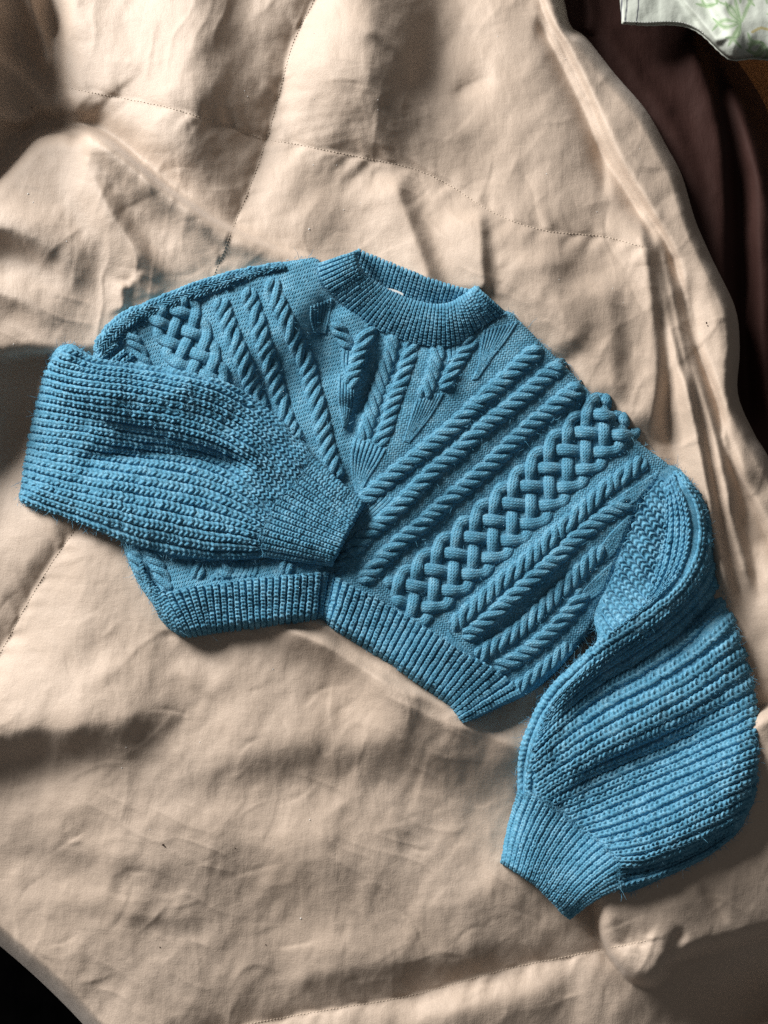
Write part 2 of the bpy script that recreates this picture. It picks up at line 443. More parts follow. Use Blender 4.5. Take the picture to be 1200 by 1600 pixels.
rc = np.random.default_rng(19)
for k in range(600):                                   # pressed-in creases and slack little folds
    x0 = rc.uniform(-40, 1150); y0 = rc.uniform(-20, 1590); L0 = rc.gamma(3.0, 26) + 22
    an = rc.choice([1.25, 1.05, 1.75, 0.2, -0.25, -0.6, 2.6]) + rc.normal(0, 0.25); cls = 0 if k < 330 else (1 if k < 530 else 2); bd = rc.normal(0, 0.10) * L0
    dx, dy = math.cos(an), math.sin(an)
    P = catmull([(x0 - dx * L0 / 2, y0 - dy * L0 / 2), (x0 - dy * bd, y0 + dx * bd), (x0 + dx * L0 / 2, y0 + dy * L0 / 2)], 6)
    wa, wb = rc.uniform(2.0, 4.5), rc.uniform(5, 24); amp = rc.choice([-1, 1, 1]) * rc.uniform(0.3, 1.5)
    if cls == 1: wa, wb = rc.uniform(1.6, 3.0), rc.uniform(2.5, 8); amp *= 0.5
    if cls == 2: wa, wb = rc.uniform(7, 14), rc.uniform(14, 34); amp *= 1.3
    s = _win(P, 60); d, sd, u = dist_poly(XX[s], YY[s], P)
    ZF[s] += amp * np.exp(-(d / np.where(sd > 0, wa, wb)) ** 1.05) * smooth01(u / 0.45) * smooth01((1 - u) / 0.45)
# puckers leaning on the seams
for sm, amp in ((SEAM1, 2.6), (SEAM2, 2.6), (SEAM3, 2.4)):
    P = catmull(sm, 6); s = _win(P, 70)
    d, sd, u = dist_poly(XX[s], YY[s], P)
    ZF[s] += amp * np.exp(-d / 28.0) * vnoise(u * path_len(P) / 17.0 + sd * 9.3 + d / 30.0, d / 70.0, 71) * smooth01(d / 5)
G = Field(GX0, GY0, GST, blur(ZC, 12))
# the cloth gives way under the weight of the sweater
LIE = catmull([(440, 420), (560, 402), (740, 462), (815, 512), (930, 630), (1046, 735), (1100, 800), (1125, 900), (1170, 1060), (1172, 1240), (1100, 1325), (960, 1390), (893, 1422), (795, 1340), (820, 1180), (860, 1090), (800, 1090), (728, 1118), (600, 1015), (505, 957), (290, 978), (235, 930), (195, 842), (90, 795), (45, 775), (85, 560), (160, 530), (300, 455)], 4, True)
_s = _win(LIE, 4); _d, _, _ = dist_poly(XX[_s], YY[_s], LIE, True); _k = smooth01(np.where(inside(XX[_s], YY[_s], LIE), _d, 0) / 26.0)
ZF[_s] = ZF[_s] * (1 - _k) + np.minimum(ZF[_s], G.Z[_s] - 5) * _k
GF = Field(GX0, GY0, GST, ZF)

# ---------------------------------------------------------------- floor, rug, sheet, comforter, pillow
fl = build('floor', np.array([[-2600, -2600, -640], [-2600, 4200, -640], [3800, 4200, -640], [3800, -2600, -640]], float), [[0, 1, 2, 3]], M_FLOOR)
tag(fl, kind='structure')
rx, ry, rq, rd, _ = sheet(catmull([(1010, -420), (1010, 330), (1030, 420), (1700, 420), (1720, 330), (1720, -420)], 4, True), 9)
rug = build('rug', np.stack([rx, ry, -636 + 10 * dome(rd, 12) + 3 * fbm(rx / 9, ry / 9, 91, 2)], 1), rq, M_CARPET)
tag(rug, 'rust brown pile rug showing on the floor below the pillow', 'rug')

cf_poly = catmull([(-900, -800), (500, -800), (850, -800), (866, -300), (872, -60), (884, 10), (893, 42), (916, 58), (962, 116), (1010, 172), (1042, 228), (1066, 274), (1086, 342), (1108, 392), (1148, 478), (1156, 545), (1153, 615), (1178, 676), (1206, 724), (1290, 900), (1330, 1200), (1340, 1500), (1330, 2000), (1100, 2250), (600, 2280), (420, 2050), (270, 1780), (205, 1690), (135, 1606), (66, 1536), (0, 1478), (-80, 1412), (-300, 1240), (-600, 1040), (-900, 880)], 5, True)
cx, cy, cq, cd, civ = sheet(cf_poly, 2.4, np.r_[np.arange(-914, -80, 14), np.arange(-80, 1270, 2.4), np.arange(1270, 1380, 10)], np.r_[np.arange(-814, -60, 14), np.arange(-60, 1660, 2.4), np.arange(1660, 2310, 14)])
east = smooth01((cx - 700) / 150) * smooth01((1000 - cy) / 150)
west = smooth01((620 - cx) / 150) * smooth01((cy - 1100) / 150)
R = 22 * east + 26 * west + 30 * (1 - np.clip(east + west, 0, 1))
drop = 85 * east + 160 * west + 40 * (1 - np.clip(east + west, 0, 1))
cz = GF.z(cx, cy) - drop * (1 - dome(cd, R))
comf = build('comforter', np.stack([cx, cy, cz], 1), cq, M_COMF)
tag(comf, 'rumpled tan quilted comforter spread under the blue sweater', 'comforter')
def stitches(path, name):
    P = resample(catmull(path, 8), int(path_len(catmull(path, 8)) / 0.9)); V = []; Qs = []
    L = path_len(P); n = int(L / 5.2)
    for k in range(n):
        c = P[int((k + 0.5) / n * (len(P) - 1))]; c2 = P[min(len(P) - 1, int((k + 0.5) / n * (len(P) - 1)) + 2)]
        t = (c2 - c) / (np.linalg.norm(c2 - c) + 1e-9); q = np.array([-t[1], t[0]])
        j = rng.normal(0, 0.25, 2)
        b0 = len(V)
        for a in (-1.75, -0.9, 0.9, 1.75):
            for w_, hz in ((-0.7, 0.1), (0, 1.0), (0.7, 0.1)):
                if abs(a) > 1.5: w_ *= 0.4; hz = -0.3
                p2 = c + j + t * a + q * w_
                V.append((p2[0], p2[1], float(GF.z(p2[0], p2[1])) + hz))
        for a in range(3):
            for w_ in range(2):
                i = b0 + a * 3 + w_
                Qs.append((i, i + 1, i + 4, i + 3))
    o = build(name, np.array(V), np.array(Qs), M_THREAD, comf)
for p_ in (SEAM1, SEAM2, SEAM3): stitches(p_, 'seam_stitching')

sh_poly = catmull([(780, -260), (1100, -260), (1130, 20), (1150, 88), (1168, 118), (1188, 150), (1206, 190), (1250, 300), (1330, 600), (1420, 900), (1460, 1250), (1300, 1250), (1060, 900), (900, 400), (800, 100)], 5, True)
sx, sy, sq, sd_, _ = sheet(sh_poly, 4)
sz = -55 + 6 * fbm(sx / 120, sy / 160, 81, 3) + 1.0 * fbm(sx / 26, sy / 40, 84, 3)
def fold1(x, y, pts, h, wl, wr, p=2.0):
    d, s_, u = dist_poly(x, y, catmull(pts, 6)); return h * np.exp(-(d / np.where(s_ > 0, wr, wl)) ** p) * smooth01(u / .12) * smooth01((1 - u) / .12)
sz += fold1(sx, sy, [(1070, 20), (1098, 110), (1120, 190), (1130, 300), (1128, 420), (1140, 600)], 16, 12, 34)
sz += fold1(sx, sy, [(1085, 30), (1122, 130), (1146, 230), (1156, 360), (1160, 520), (1170, 700)], -30, 18, 12)
sz += fold1(sx, sy, [(1110, 60), (1150, 140), (1185, 260), (1190, 400), (1196, 560), (1215, 700)], 14, 20, 14)
sz += fold1(sx, sy, [(900, 20), (960, 70), (1020, 150), (1070, 240), (1100, 330)], 6, 14, 16)
sz += fold1(sx, sy, [(905, -30), (925, 20), (915, 55)], 9, 10, 10)
sz -= 300 * (1 - dome(sd_, 60)) * smooth01((sx - 1000) / 100)
sht = build('bed_sheet', np.stack([sx, sy, sz], 1), sq, M_SHEET)
tag(sht, 'dark brown satin bed sheet showing beyond the comforter edge', 'bed sheet')

pl_poly = np.array(resample(np.vstack([catmull([(966, -240), (968, -60), (968, -10), (971, 36)], 6), catmull([(973, 38), (1010, 39.5), (1040, 38), (1066, 40), (1086, 47), (1104, 60), (1122, 78), (1138, 91), (1152, 93), (1175, 90), (1205, 92), (1300, 96), (1420, 90)], 6), np.array([(1420, -240.0), (966, -240)])]), 420))
px, py, pq, pd, _ = sheet(pl_poly, 1.5)
puff = smooth01((px - 1070 - 0.3 * (py)) / 60)
pz = -16 + 12 * dome(pd, 5) + 34 * puff * dome(pd, 60) + 3 * fbm(px / 40, py / 50, 61, 3) + fold1(px, py, [(1050, -30), (1075, 5), (1100, 35), (1128, 72)], 9, 16, 7) + fold1(px, py, [(1082, -30), (1105, 10), (1135, 60)], -8, 8, 14)
colr = np.ones((len(px), 4)); colr[:, :3] = (0.52, 0.56, 0.50)
def stroke(pts, w, c, a=1.0, tap=False):
    d, _, u = dist_poly(px, py, catmull(pts, 6))
    wv = w * (np.sqrt(np.clip(4 * u * (1 - u), 0, 1)) if tap else 1.0)
    k = (smooth01((wv - d) / 0.9 + 0.5) * a)[:, None]
    colr[:, :3] = colr[:, :3] * (1 - k) + np.array(c) * k
navy = (0.02, 0.02, 0.05)
stroke([(973, -60), (971.5, 0), (969.5, 34)], 1.0, navy); stroke([(981.5, -60), (980, 0), (976.5, 37)], 1.0, navy); stroke([(999.5, -60), (998, 0), (994, 39)], 0.9, navy)
green = (0.18, 0.30, 0.15); pale = (0.33, 0.44, 0.27); ochre = (0.42, 0.33, 0.08)
rr = np.random.default_rng(4)
for (ax, ay, n_, ln, a0) in ((1158, 36, 9, 44, 200), (1172, -22, 8, 40, 120), (1120, 6, 6, 32, 250), (1192, 66, 6, 30, 160), (1240, 30, 8, 44, 190)):
    for k in range(n_):
        an = math.radians(a0 + (k - n_ / 2) * 24 + rr.normal(0, 5)); l_ = ln * (0.7 + 0.4 * rr.random()); bend = rr.normal(0, 7)
        stroke([(ax, ay), (ax + l_ * 0.55 * math.cos(an) - bend * math.sin(an), ay + l_ * 0.55 * math.sin(an) + bend * math.cos(an)), (ax + l_ * math.cos(an), ay + l_ * math.sin(an))], 3.4, pale, 0.75, True)
        stroke([(ax, ay), (ax + l_ * 0.55 * math.cos(an) - bend * math.sin(an), ay + l_ * 0.55 * math.sin(an) + bend * math.cos(an)), (ax + l_ * math.cos(an), ay + l_ * math.sin(an))], 0.7, green, 0.8)
stroke([(1176, 50), (1188, 44), (1200, 46)], 2.2, ochre, 0.7)
pil = build('pillow', np.stack([px, py, pz], 1), pq, M_PRINT, col=colr)
tag(pil, 'white pillow with green leaf print and navy striped hem', 'pillow')
hemP = resample(catmull([(975, 33), (1010, 34.5), (1040, 33), (1066, 35), (1086, 42), (1102, 54)], 8), 60)
V = []; Q = []
for k in range(0, 59, 2):
    c = hemP[k]; t = hemP[k + 1] - c
    zf = float(np.interp(0, [0], [0])) + 0
    i = len(V); zz = -16 + 12 + 2.2
    q_ = np.array([-t[1], t[0]]) / (np.linalg.norm(t) + 1e-9) * 0.5
    for a in (c - q_, c + q_, c + t * 0.9 + q_, c + t * 0.9 - q_): V.append((a[0], a[1], zz + 3 * 0))
    Q.append((i, i + 1, i + 2, i + 3))
build('hem_stitching', np.array(V), np.array(Q), M_LABEL, pil)
HP = resample(catmull([(971, 36), (1010, 39), (1040, 38), (1066, 40), (1086, 47), (1104, 60), (1122, 78), (1138, 91), (1152, 93.5), (1175, 91), (1205, 93), (1300, 97)], 8), 200)
HT = np.gradient(HP, axis=0); HT /= np.linalg.norm(HT, axis=1, keepdims=True)
an_ = np.linspace(0, 2 * np.pi, 8, endpoint=False); V = []
for k in range(200):
    q_ = np.array([-HT[k, 1], HT[k, 0]])
    for a_ in an_:
        r_ = 1.9 + 0.3 * math.sin(k * 0.9)
        V.append((HP[k, 0] + q_[0] * r_ * math.cos(a_), HP[k, 1] + q_[1] * r_ * math.cos(a_), -12 + 2.0 * math.sin(a_)))
Q = [(k * 8 + j, k * 8 + (j + 1) % 8, (k + 1) * 8 + (j + 1) % 8, (k + 1) * 8 + j) for k in range(199) for j in range(8)]
m, nt, b = new_mat('white_cotton_piping'); b.inputs['Base Color'].default_value = (0.60, 0.63, 0.57, 1); b.inputs['Roughness'].default_value = 0.85
build('hem_piping', np.array(V), np.array(Q), m, pil)
# lint and crumbs caught on the cloth
def specks(pts, name, host, zf, m_):
    V = []; Q = []
    for (x, y, r_) in pts:
        i = len(V); z0 = float(zf(x, y))
        for a_ in range(6): V.append((x + r_ * rng.uniform(.6, 1.2) * math.cos(a_ * 1.047), y + r_ * rng.uniform(.6, 1.2) * math.sin(a_ * 1.047), z0 + 0.2))
        V.append((x, y, z0 + r_ * 0.9))
        Q += [(i + a_, i + (a_ + 1) % 6, i + 6) for a_ in range(6)]
    o = build(name, np.array(V), np.array(Q), m_, host); tag(o, kind='stuff')
rl = np.random.default_rng(3)
cand = [(rl.uniform(20, 1000), rl.uniform(10, 1560), rl.uniform(0.5, 1.1)) for _ in range(70)] + [(44, 303, 1.6), (52, 316, 1.1), (484, 1281, 1.5), (470, 1435, 1.5), (483, 358, 1.4)]
specks(cand, 'lint', comf, GF.z, M_LABEL)
m, nt, b = new_mat('brown_crumb'); b.inputs['Base Color'].default_value = (0.06, 0.035, 0.025, 1); b.inputs['Roughness'].default_value = 0.9
specks([(255, 1320, 2.0), (258, 1323, 1.4), (1104, 504, 1.8), (1106, 509, 1.6), (367, 1325, 1.0), (50, 168, 1.6), (250, 1480, 1.4), (415, 1476, 1.2)], 'crumbs', comf, GF.z, m)

# ---------------------------------------------------------------- sweater: knit builders
SW = empty('sweater', [float(v) for v in W(np.array([[620.0, 760.0, 4.0]]))[0]])
tag(SW, 'cropped blue cable knit sweater laid on the tan comforter', 'sweater')

PHI = np.array([-1.0, -0.86, -0.66, -0.44, -0.2, 0.0, 0.2, 0.44, 0.66, 0.86, 1.0])
PHI_S = np.array([-1.0, -0.75, -0.4, 0.0, 0.4, 0.75, 1.0])
def rib_arrays(C, Nn, w0, w1, h, L, per=7, vee=0.55, lob=0.45, groove=0.35, fine=True, jit=0.12, direction=1, seed=0):
    """one knitted rib: a column of V stitches. C centre line (3D layout), Nn normals, w half widths at both ends"""
    ph = PHI if fine else PHI_S
    tot = path_len(C); n = max(4, int(tot / L * per))
    K = resample(np.hstack([C, Nn]), n); C = K[:, :3]; Nn = K[:, 3:]; Nn = Nn / np.linalg.norm(Nn, axis=1, keepdims=True)
    T = np.gradient(C, axis=0); T /= np.linalg.norm(T, axis=1, keepdims=True) + 1e-9
    Lt = np.cross(Nn, T); Lt /= np.linalg.norm(Lt, axis=1, keepdims=True) + 1e-9
    s = np.linspace(0, tot, n)
    r = np.random.default_rng(seed)
    kn = int(tot / L) + 4
    jh = 1 + r.normal(0, jit, kn); jw = r.normal(0, 0.07, kn)
    w = np.interp(s, [0, tot], [w0, w1]) if np.isscalar(w0) else np.interp(np.linspace(0, 1, n), np.linspace(0, 1, len(w0)), w0)
    p = s[:, None] / L * direction - vee * np.abs(ph)[None] + 50 + (0.35 * vnoise(s / L * 0.3, s * 0 + seed * 1.37, 9))[:, None]
    lobe = (0.5 + 0.5 * np.cos(2 * np.pi * p)) ** 0.7
    idx = np.clip(np.floor(p - 50 + (0 if direction > 0 else tot / L) + 1.0).astype(int), 0, kn - 1)
    sec = np.sqrt(np.clip(1 - ph ** 2, 0, 1)) ** 0.85
    gr = 1 - groove * np.exp(-(ph / 0.17) ** 2)
    H = h * sec[None] * (1 - lob + lob * lobe) * gr[None] * jh[idx]
    H = H + r.normal(0, 0.02 * h, H.shape)
    H[:, 0] = -0.35 * h; H[:, -1] = -0.35 * h
    lat = ph[None] * w[:, None] * (0.93 + 0.12 * lobe) + (jw[idx] * w[:, None])
    along = (0.28 * L * (1 - np.abs(ph))[None] * 0)
    P = C[:, None] + Lt[:, None] * lat[..., None] + Nn[:, None] * H[..., None]
    # close the ends
    P[0] -= Nn[0] * h * 0.8; P[-1] -= Nn[-1] * h * 0.8
    m_ = len(ph)
    U = np.stack([np.broadcast_to(ph[None] * w[:, None], (n, m_)), np.broadcast_to(s[:, None], (n, m_))], -1)
    return P.reshape(-1, 3), gridq(n, m_)[:, ::-1], U.reshape(-1, 2)
def on_field(P2, fld, lift=0.0):
    P2 = np.asarray(P2, float)
    return np.stack([P2[:, 0], P2[:, 1], fld.z(P2[:, 0], P2[:, 1]) + lift], 1), fld.nrm(P2[:, 0], P2[:, 1])
def loft(guides, nt, ns):
    """guides -> (nt, ns, dim) array, smooth across the guides"""
    A = np.stack([resample(catmull(g, 8), ns) for g in guides])      # g, ns, dim
    k = np.linspace(0, len(guides) - 1, nt)
    B = catmull(A.reshape(len(guides), -1), 40)
    idx = k / (len(guides) - 1) * (len(B) - 1)
    i = np.clip(idx.astype(int), 0, len(B) - 2); f = (idx - i)[:, None]
    return (B[i] * (1 - f) + B[i + 1] * f).reshape(nt, ns, -1)
def local_field(poly, cut, pad=60, step=2.0, fn=None):
    P = np.asarray(poly); x0, y0 = P.min(0) - pad; x1, y1 = P.max(0) + pad
    X, Y = np.meshgrid(np.arange(x0, x1, step), np.arange(y0, y1, step))
    d, _, _ = dist_poly(X, Y, P, True); d = np.where(inside(X, Y, P), d, -d)
    Z = fn(X, Y, d)
    return Field(x0, y0, step, Z)
def rg(X, Y, pts, h, wl, wr, p=2.0, ta=0.15, tb=0.15):
    d, s_, u = dist_poly(X, Y, catmull(pts, 6))
    return h * np.exp(-(d / np.where(s_ > 0, wr, wl)) ** p) * smooth01(u / ta) * smooth01((1 - u) / tb)

# ---- front panel
BODY = catmull([(440, 408), (497, 405), (512, 446), (548, 482), (600, 513), (650, 528), (700, 531), (745, 510), (790, 486), (815, 504), (850, 540), (888, 577), (930, 622), (975, 668), (1010, 700), (1046, 729),
        (1032, 752), (1002, 788), (986, 832), (968, 880), (952, 920), (938, 955), (926, 985), (905, 1010), (880, 1040), (850, 1068), (815, 1090), (770, 1110), (738, 1127), (722, 1127),
        (705, 1098), (660, 1065), (605, 1028), (550, 994), (505, 967), (480, 965), (430, 971), (345, 981), (290, 989), (262, 972), (235, 940), (212, 905), (190, 850), (170, 790), (140, 700), (130, 600), (150, 545), (165, 520),
        (195, 492), (240, 470), (300, 447), (360, 428)], 4, True)
def body_z(X, Y, d):
    z = G.z(X, Y) + 4 + 17 * dome(d, 11)
    z = z + rg(X, Y, [(535, 470), (560, 520), (575, 560), (560, 600), (545, 640)], 12, 18, 34)          # bulge beside the neck
    z = z + rg(X, Y, [(575, 545), (578, 590), (560, 640), (548, 700)], -9, 14, 12)
    z = z + rg(X, Y, [(700, 545), (660, 600), (610, 680), (570, 740)], 7, 40, 40)
    z = z + rg(X, Y, [(870, 555), (800, 620), (720, 690), (640, 770), (580, 840)], 7, 60, 60)
    z = z + rg(X, Y, [(900, 640), (915, 650), (885, 660)], -6, 16, 16)
    z = z + rg(X, Y, [(1020, 735), (900, 830), (800, 920), (720, 990)], 8, 50, 40)
    z = z + rg(X, Y, [(900, 890), (840, 940), (790, 975), (745, 1010)], -7, 16, 16)
    z = z + rg(X, Y, [(505, 975), (510, 930), (525, 880), (545, 840)], -14, 13, 15, 1.7, 0.02, 0.3)
    z = z + rg(X, Y, [(250, 950), (330, 930), (420, 920), (490, 915)], 7, 40, 40)
    z = z + rg(X, Y, [(440, 415), (470, 520), (505, 650), (540, 760)], 6, 40, 40)
    z = z + rg(X, Y, [(520, 470), (500, 520), (520, 600)], -4, 14, 14)
    z = z + 2.2 * fbm(X / 60, Y / 60, 101, 3)
    return z
HB = local_field(BODY, None, fn=body_z)
bx_, by_, bq, bd, _ = sheet(BODY, 2.2)
bz = HB.z(bx_, by_)
bz = np.where(bd < 0.5, G.z(bx_, by_) - 2, bz)
ctr, csd, _ = dist_poly(bx_, by_, np.array([(655, 480), (600, 640), (552, 760), (525, 880), (505, 1000)], float))
rt = csd < 0                                                                # east of the centre line (travel downwards)
ax_r = np.array([0.745, -0.667]); ax_l = np.array([0.30, 0.954])
al = np.where(rt, bx_ * ax_r[0] + by_ * ax_r[1], bx_ * ax_l[0] + by_ * ax_l[1])
ac = np.where(rt, bx_ * -ax_r[1] + by_ * ax_r[0], -bx_ * ax_l[1] + by_ * ax_l[0])
al = al + 1.6 * vnoise(bx_ / 22, by_ / 22, 201) + 0.6 * vnoise(bx_ / 7, by_ / 7, 203); ac = ac + 1.6 * vnoise(bx_ / 22, by_ / 22, 202) + 0.6 * vnoise(bx_ / 7, by_ / 7, 204)
FP = build('front_panel', np.stack([bx_, by_, bz], 1), bq, M_PURL, SW, uv=np.stack([al, ac], 1))

# ---- rope cables
def strand(C, T2, lat, dz, rx_, rz_, fld, lift, nphi=16, ridges=4, taper=True):
    """tube following centre line C (n,2) shifted sideways by lat and up by dz"""
    n = len(C)
    nn = np.stack([-T2[:, 1], T2[:, 0]], 1)
    p2 = C + nn * lat[:, None]
    c3 = np.stack([p2[:, 0], p2[:, 1], fld.z(C[:, 0], C[:, 1]) * 0.6 + fld.z(p2[:, 0], p2[:, 1]) * 0.4 + lift + dz], 1)
    T = np.gradient(c3, axis=0); T /= np.linalg.norm(T, axis=1, keepdims=True) + 1e-9
    sn = fld.nrm(p2[:, 0], p2[:, 1])
    Lt = np.cross(sn, T); Lt /= np.linalg.norm(Lt, axis=1, keepdims=True) + 1e-9
    Up = np.cross(T, Lt)
    ph = np.linspace(0, 2 * np.pi, nphi, endpoint=False)
    k = np.ones(n)
    if taper:
        e = np.linspace(0, 1, n); k = np.clip(np.minimum(e, 1 - e) * n / 7.0, 0.05, 1) ** 0.5
    c3 = c3 - sn * ((1 - k) * 5.0)[:, None]
    rad = 1 + 0.065 * np.cos(ph * ridges * 2)
    P = c3[:, None] + Lt[:, None] * (np.cos(ph) * rad * rx_)[None, :, None] * k[:, None, None] + Up[:, None] * (np.sin(ph) * rad * rz_)[None, :, None] * k[:, None, None]
    s = np.r_[0, np.cumsum(np.linalg.norm(np.diff(c3, axis=0), axis=1))]
    U = np.stack([np.broadcast_to((ph * rx_ * 0.9)[None], (n, nphi)), np.broadcast_to(s[:, None], (n, nphi))], -1)
    i = np.arange(n - 1)[:, None]; j = np.arange(nphi)[None]; j2 = (j + 1) % nphi
    Q = np.stack([i * nphi + j, i * nphi + j2, (i + 1) * nphi + j2, (i + 1) * nphi + j], -1).reshape(-1, 4)
    return P.reshape(-1, 3), Q, U.reshape(-1, 2)
def merge(parts):
    Vs, Qs, Us, o = [], [], [], 0
    for V, Q, U in parts:
        Vs.append(V); Qs.append(Q + o); Us.append(U); o += len(V)
    return np.vstack(Vs), np.vstack(Qs), np.vstack(Us)
def rope(path, hand, wid=26.0, pitch=38.0, fld=None, phase=None, lift=-1.6, wtop=1.0):
    fld = fld or HB
    P = catmull(path, 8); n = int(path_len(P) / 1.5); P = resample(P, n)
    T = np.gradient(P, axis=0); T /= np.linalg.norm(T, axis=1, keepdims=True)
    s = np.linspace(0, path_len(P), n)
    ph0 = rng.random() * 6.28 if phase is None else phase
    r = np.random.default_rng(int(abs(path[0][0] * 13 + path[0][1])))
    wob = np.interp(s, np.arange(0, s[-1] + 30, 19), r.normal(0, 0.28, len(np.arange(0, s[-1] + 30, 19))))
    wid = wid * 1.16; a = wid * 0.28; parts = []
    P = P + np.stack([vnoise(s / 37.0, s * 0 + path[0][0], 5), vnoise(s / 37.0, s * 0 + path[0][1] + 50, 6)], 1) * 1.6
    for k in range(3):
        th = hand * (2 * np.pi * s / (pitch * 1.5)) + 2 * np.pi / 3 * k + ph0 + wob
        parts.append(strand(P, T, a * np.cos(th), wid * 0.105 * np.sin(th) + 0.3, wid * 0.225, wid * 0.175, fld, lift))
    V, Q, U = merge(parts)
    build('cable', V, Q, M_CABLE, FP, uv=U)
def plait(path, hand, Wd=85.0, half=100.0, n_str=5, rx_=9.4, rz_=5.0, lift=-0.6, A=4.2):
    P = catmull(path, 10); n = int(path_len(P) / 1.4); P = resample(P, n)
    T = np.gradient(P, axis=0); T /= np.linalg.norm(T, axis=1, keepdims=True)
    s = np.linspace(0, path_len(P), n); per = 2 * half; parts = []
    for k in range(n_str):
        p = (s / per + k / n_str + 0.07) % 1.0
        tri = np.where(p < 0.5, 1 - 4 * p, -3 + 4 * p)
        lat = np.sin(np.clip(tri, -1, 1) * np.pi / 2 * 0.8) / math.sin(math.pi / 2 * 0.8) * Wd / 2
        g = np.ones(7) / 7; lat = np.convolve(np.pad(lat, 3, 'edge'), g, 'valid')
        win = np.minimum(1, np.abs(np.sin(2 * np.pi * p)) * 1.7)
        sg = 1 if n_str % 2 else -1
        dz = np.where(p < 0.5, np.cos(2 * np.pi * n_str * (p - 0.5 / n_str)), sg * np.cos(2 * np.pi * n_str * (p - 0.5 - 0.5 / n_str))) * win * A
        dz = np.convolve(np.pad(dz, 3, 'edge'), g, 'valid')
        parts.append(strand(P, T, hand * lat, dz + 1.0, rx_, rz_, HB, lift, 18, 5))
    V, Q, U = merge(parts)
    build('plait_cable', V, Q, M_CABLE, FP, uv=U)

rope([(850, 540), (838, 549), (800, 582), (760, 618), (720, 655), (690, 683), (650, 715), (610, 747), (575, 775), (540, 800)], -1)
rope([(886, 570), (862, 582), (825, 612), (787, 643), (740, 683), (700, 717), (670, 745), (612, 800), (575, 835), (540, 868)], -1)
rope([(912, 604), (887, 618), (842, 653), (805, 687), (770, 720), (735, 752), (700, 779), (657, 820), (625, 848), (590, 880), (563, 914)], -1, 27)
plait([(972, 640), (940, 668), (900, 706), (860, 745), (820, 785), (775, 825), (735, 860), (690, 897), (652, 928), (618, 950)], 1)
rope([(1012, 716), (965, 750), (935, 773), (900, 805), (850, 850), (817, 880), (790, 905), (760, 932), (725, 962), (702, 984)], 1, 25)
rope([(988, 780), (942, 808), (910, 833), (875, 865), (845, 893), (820, 915), (787, 945), (760, 970), (722, 1000)], -1, 25)
rope([(948, 853), (922, 878), (890, 908), (860, 940), (825, 973), (795, 995), (765, 1013), (742, 1030)], 1, 25)
rope([(918, 922), (900, 945), (882, 965), (860, 988), (835, 1010), (805, 1030), (772, 1046)], -1, 25)
rope([(895, 1004), (862, 1034), (840, 1050), (815, 1072), (798, 1088)], 1, 22)
# west half
rope([(421, 434), (433, 468), (447, 498), (462, 530), (477, 565), (487, 605), (497, 640), (506, 680), (515, 715), (528, 752)], -1)
rope([(384, 447), (395, 474), (402, 500), (411, 535), (421, 565), (431, 600), (440, 632), (450, 662), (468, 700)], -1)
rope([(341, 464), (354, 496), (364, 525), (376, 555), (388, 585), (399, 615), (414, 645)], -1)
plait([(262, 470), (278, 502), (292, 530), (305, 565), (322, 610), (340, 660)], -1, 74, 92, 5, 9.0)
rope([(200, 512), (211, 538), (224, 566), (238, 602)], 1, 21, 34)
rope([(228, 846), (246, 888), (256, 912), (262, 930)], 1, 22, 34)
rope([(232, 905), (214, 880), (204, 858)], 1, 20, 34)
rope([(296, 852), (305, 885), (313, 908)], -1, 22, 34)
rope([(352, 850), (352, 885), (356, 908)], 1, 22, 34)
rope([(434, 852), (444, 880), (452, 900)], -1, 22, 34)
rope([(548, 862), (535, 880), (522, 896)], -1, 20, 34)
# cables under the neckband
rope([(583, 504), (577, 517), (568, 536), (562, 556), (554, 580), (545, 608)], -1, 24)
rope([(522, 498), (530, 513), (540, 529), (547, 548)], 1, 22)
rope([(617, 512), (613, 528), (608, 557), (600, 583), (590, 612), (581, 640), (572, 668), (564, 688)], 1, 23, 36)
rope([(648, 522), (643, 541), (636, 566), (628, 591), (619, 618), (610, 646), (602, 671), (591, 699)], -1, 23, 36)
rope([(688, 526), (685, 545), (679, 570), (672, 596), (659, 626)], 1, 23, 36)
rope([(742, 522), (730, 542), (715, 565), (703, 588), (691, 614)], -1, 22, 36)

# ---- smooth wedge panels between the cables (narrow knit columns)
def wedge(a, b_, n, h=2.0, lift=0.1):
    A = loft([a, b_] if len(a) == len(b_) else [a, b_], n, 24)
    parts = []
    for k in range(n):
        C, Nn = on_field(A[k], HB, lift)
        wd = np.linalg.norm(A[min(k + 1, n - 1)] - A[max(k - 1, 0)], axis=1).mean() / (2 if 0 < k < n - 1 else 1) * 0.55
        parts.append(rib_arrays(C, Nn, max(wd, 0.9), max(wd * 0.8, 0.8), h, 4.6, 5, 0.5, 0.3, 0.25, False, 0.1, 1, k + 5))
    V, Q, U = merge(parts)
    build('knit_wedge', V, Q, M_YARN, FP, uv=U)
wedge([(757, 515), (752, 545), (748, 572), (738, 594)], [(808, 502), (790, 530), (770, 556), (745, 592)], 9)
wedge([(702, 545), (703, 556), (702, 566)], [(735, 525), (733, 548), (722, 560)], 6)
wedge([(487, 478), (486, 497), (492, 520)], [(518, 466), (514, 490), (507, 522)], 7)
wedge([(537, 545), (536, 570), (543, 592)], [(560, 552), (556, 575), (552, 598)], 5)
wedge([(652, 624), (642, 656), (631, 690)], [(692, 614), (670, 652), (638, 692)], 8)
wedge([(556, 684), (550, 712), (552, 748), (558, 772)], [(602, 700), (590, 722), (575, 745), (562, 772)], 8)
wedge([(531, 585), (530, 625), (537, 668)], [(553, 600), (552, 632), (542, 668)], 6)
wedge([(590, 776), (568, 800), (556, 820)], [(620, 778), (596, 800), (566, 824)], 5)
wedge([(1030, 738), (990, 762), (950, 788)], [(1008, 768), (985, 786), (958, 796)], 6)
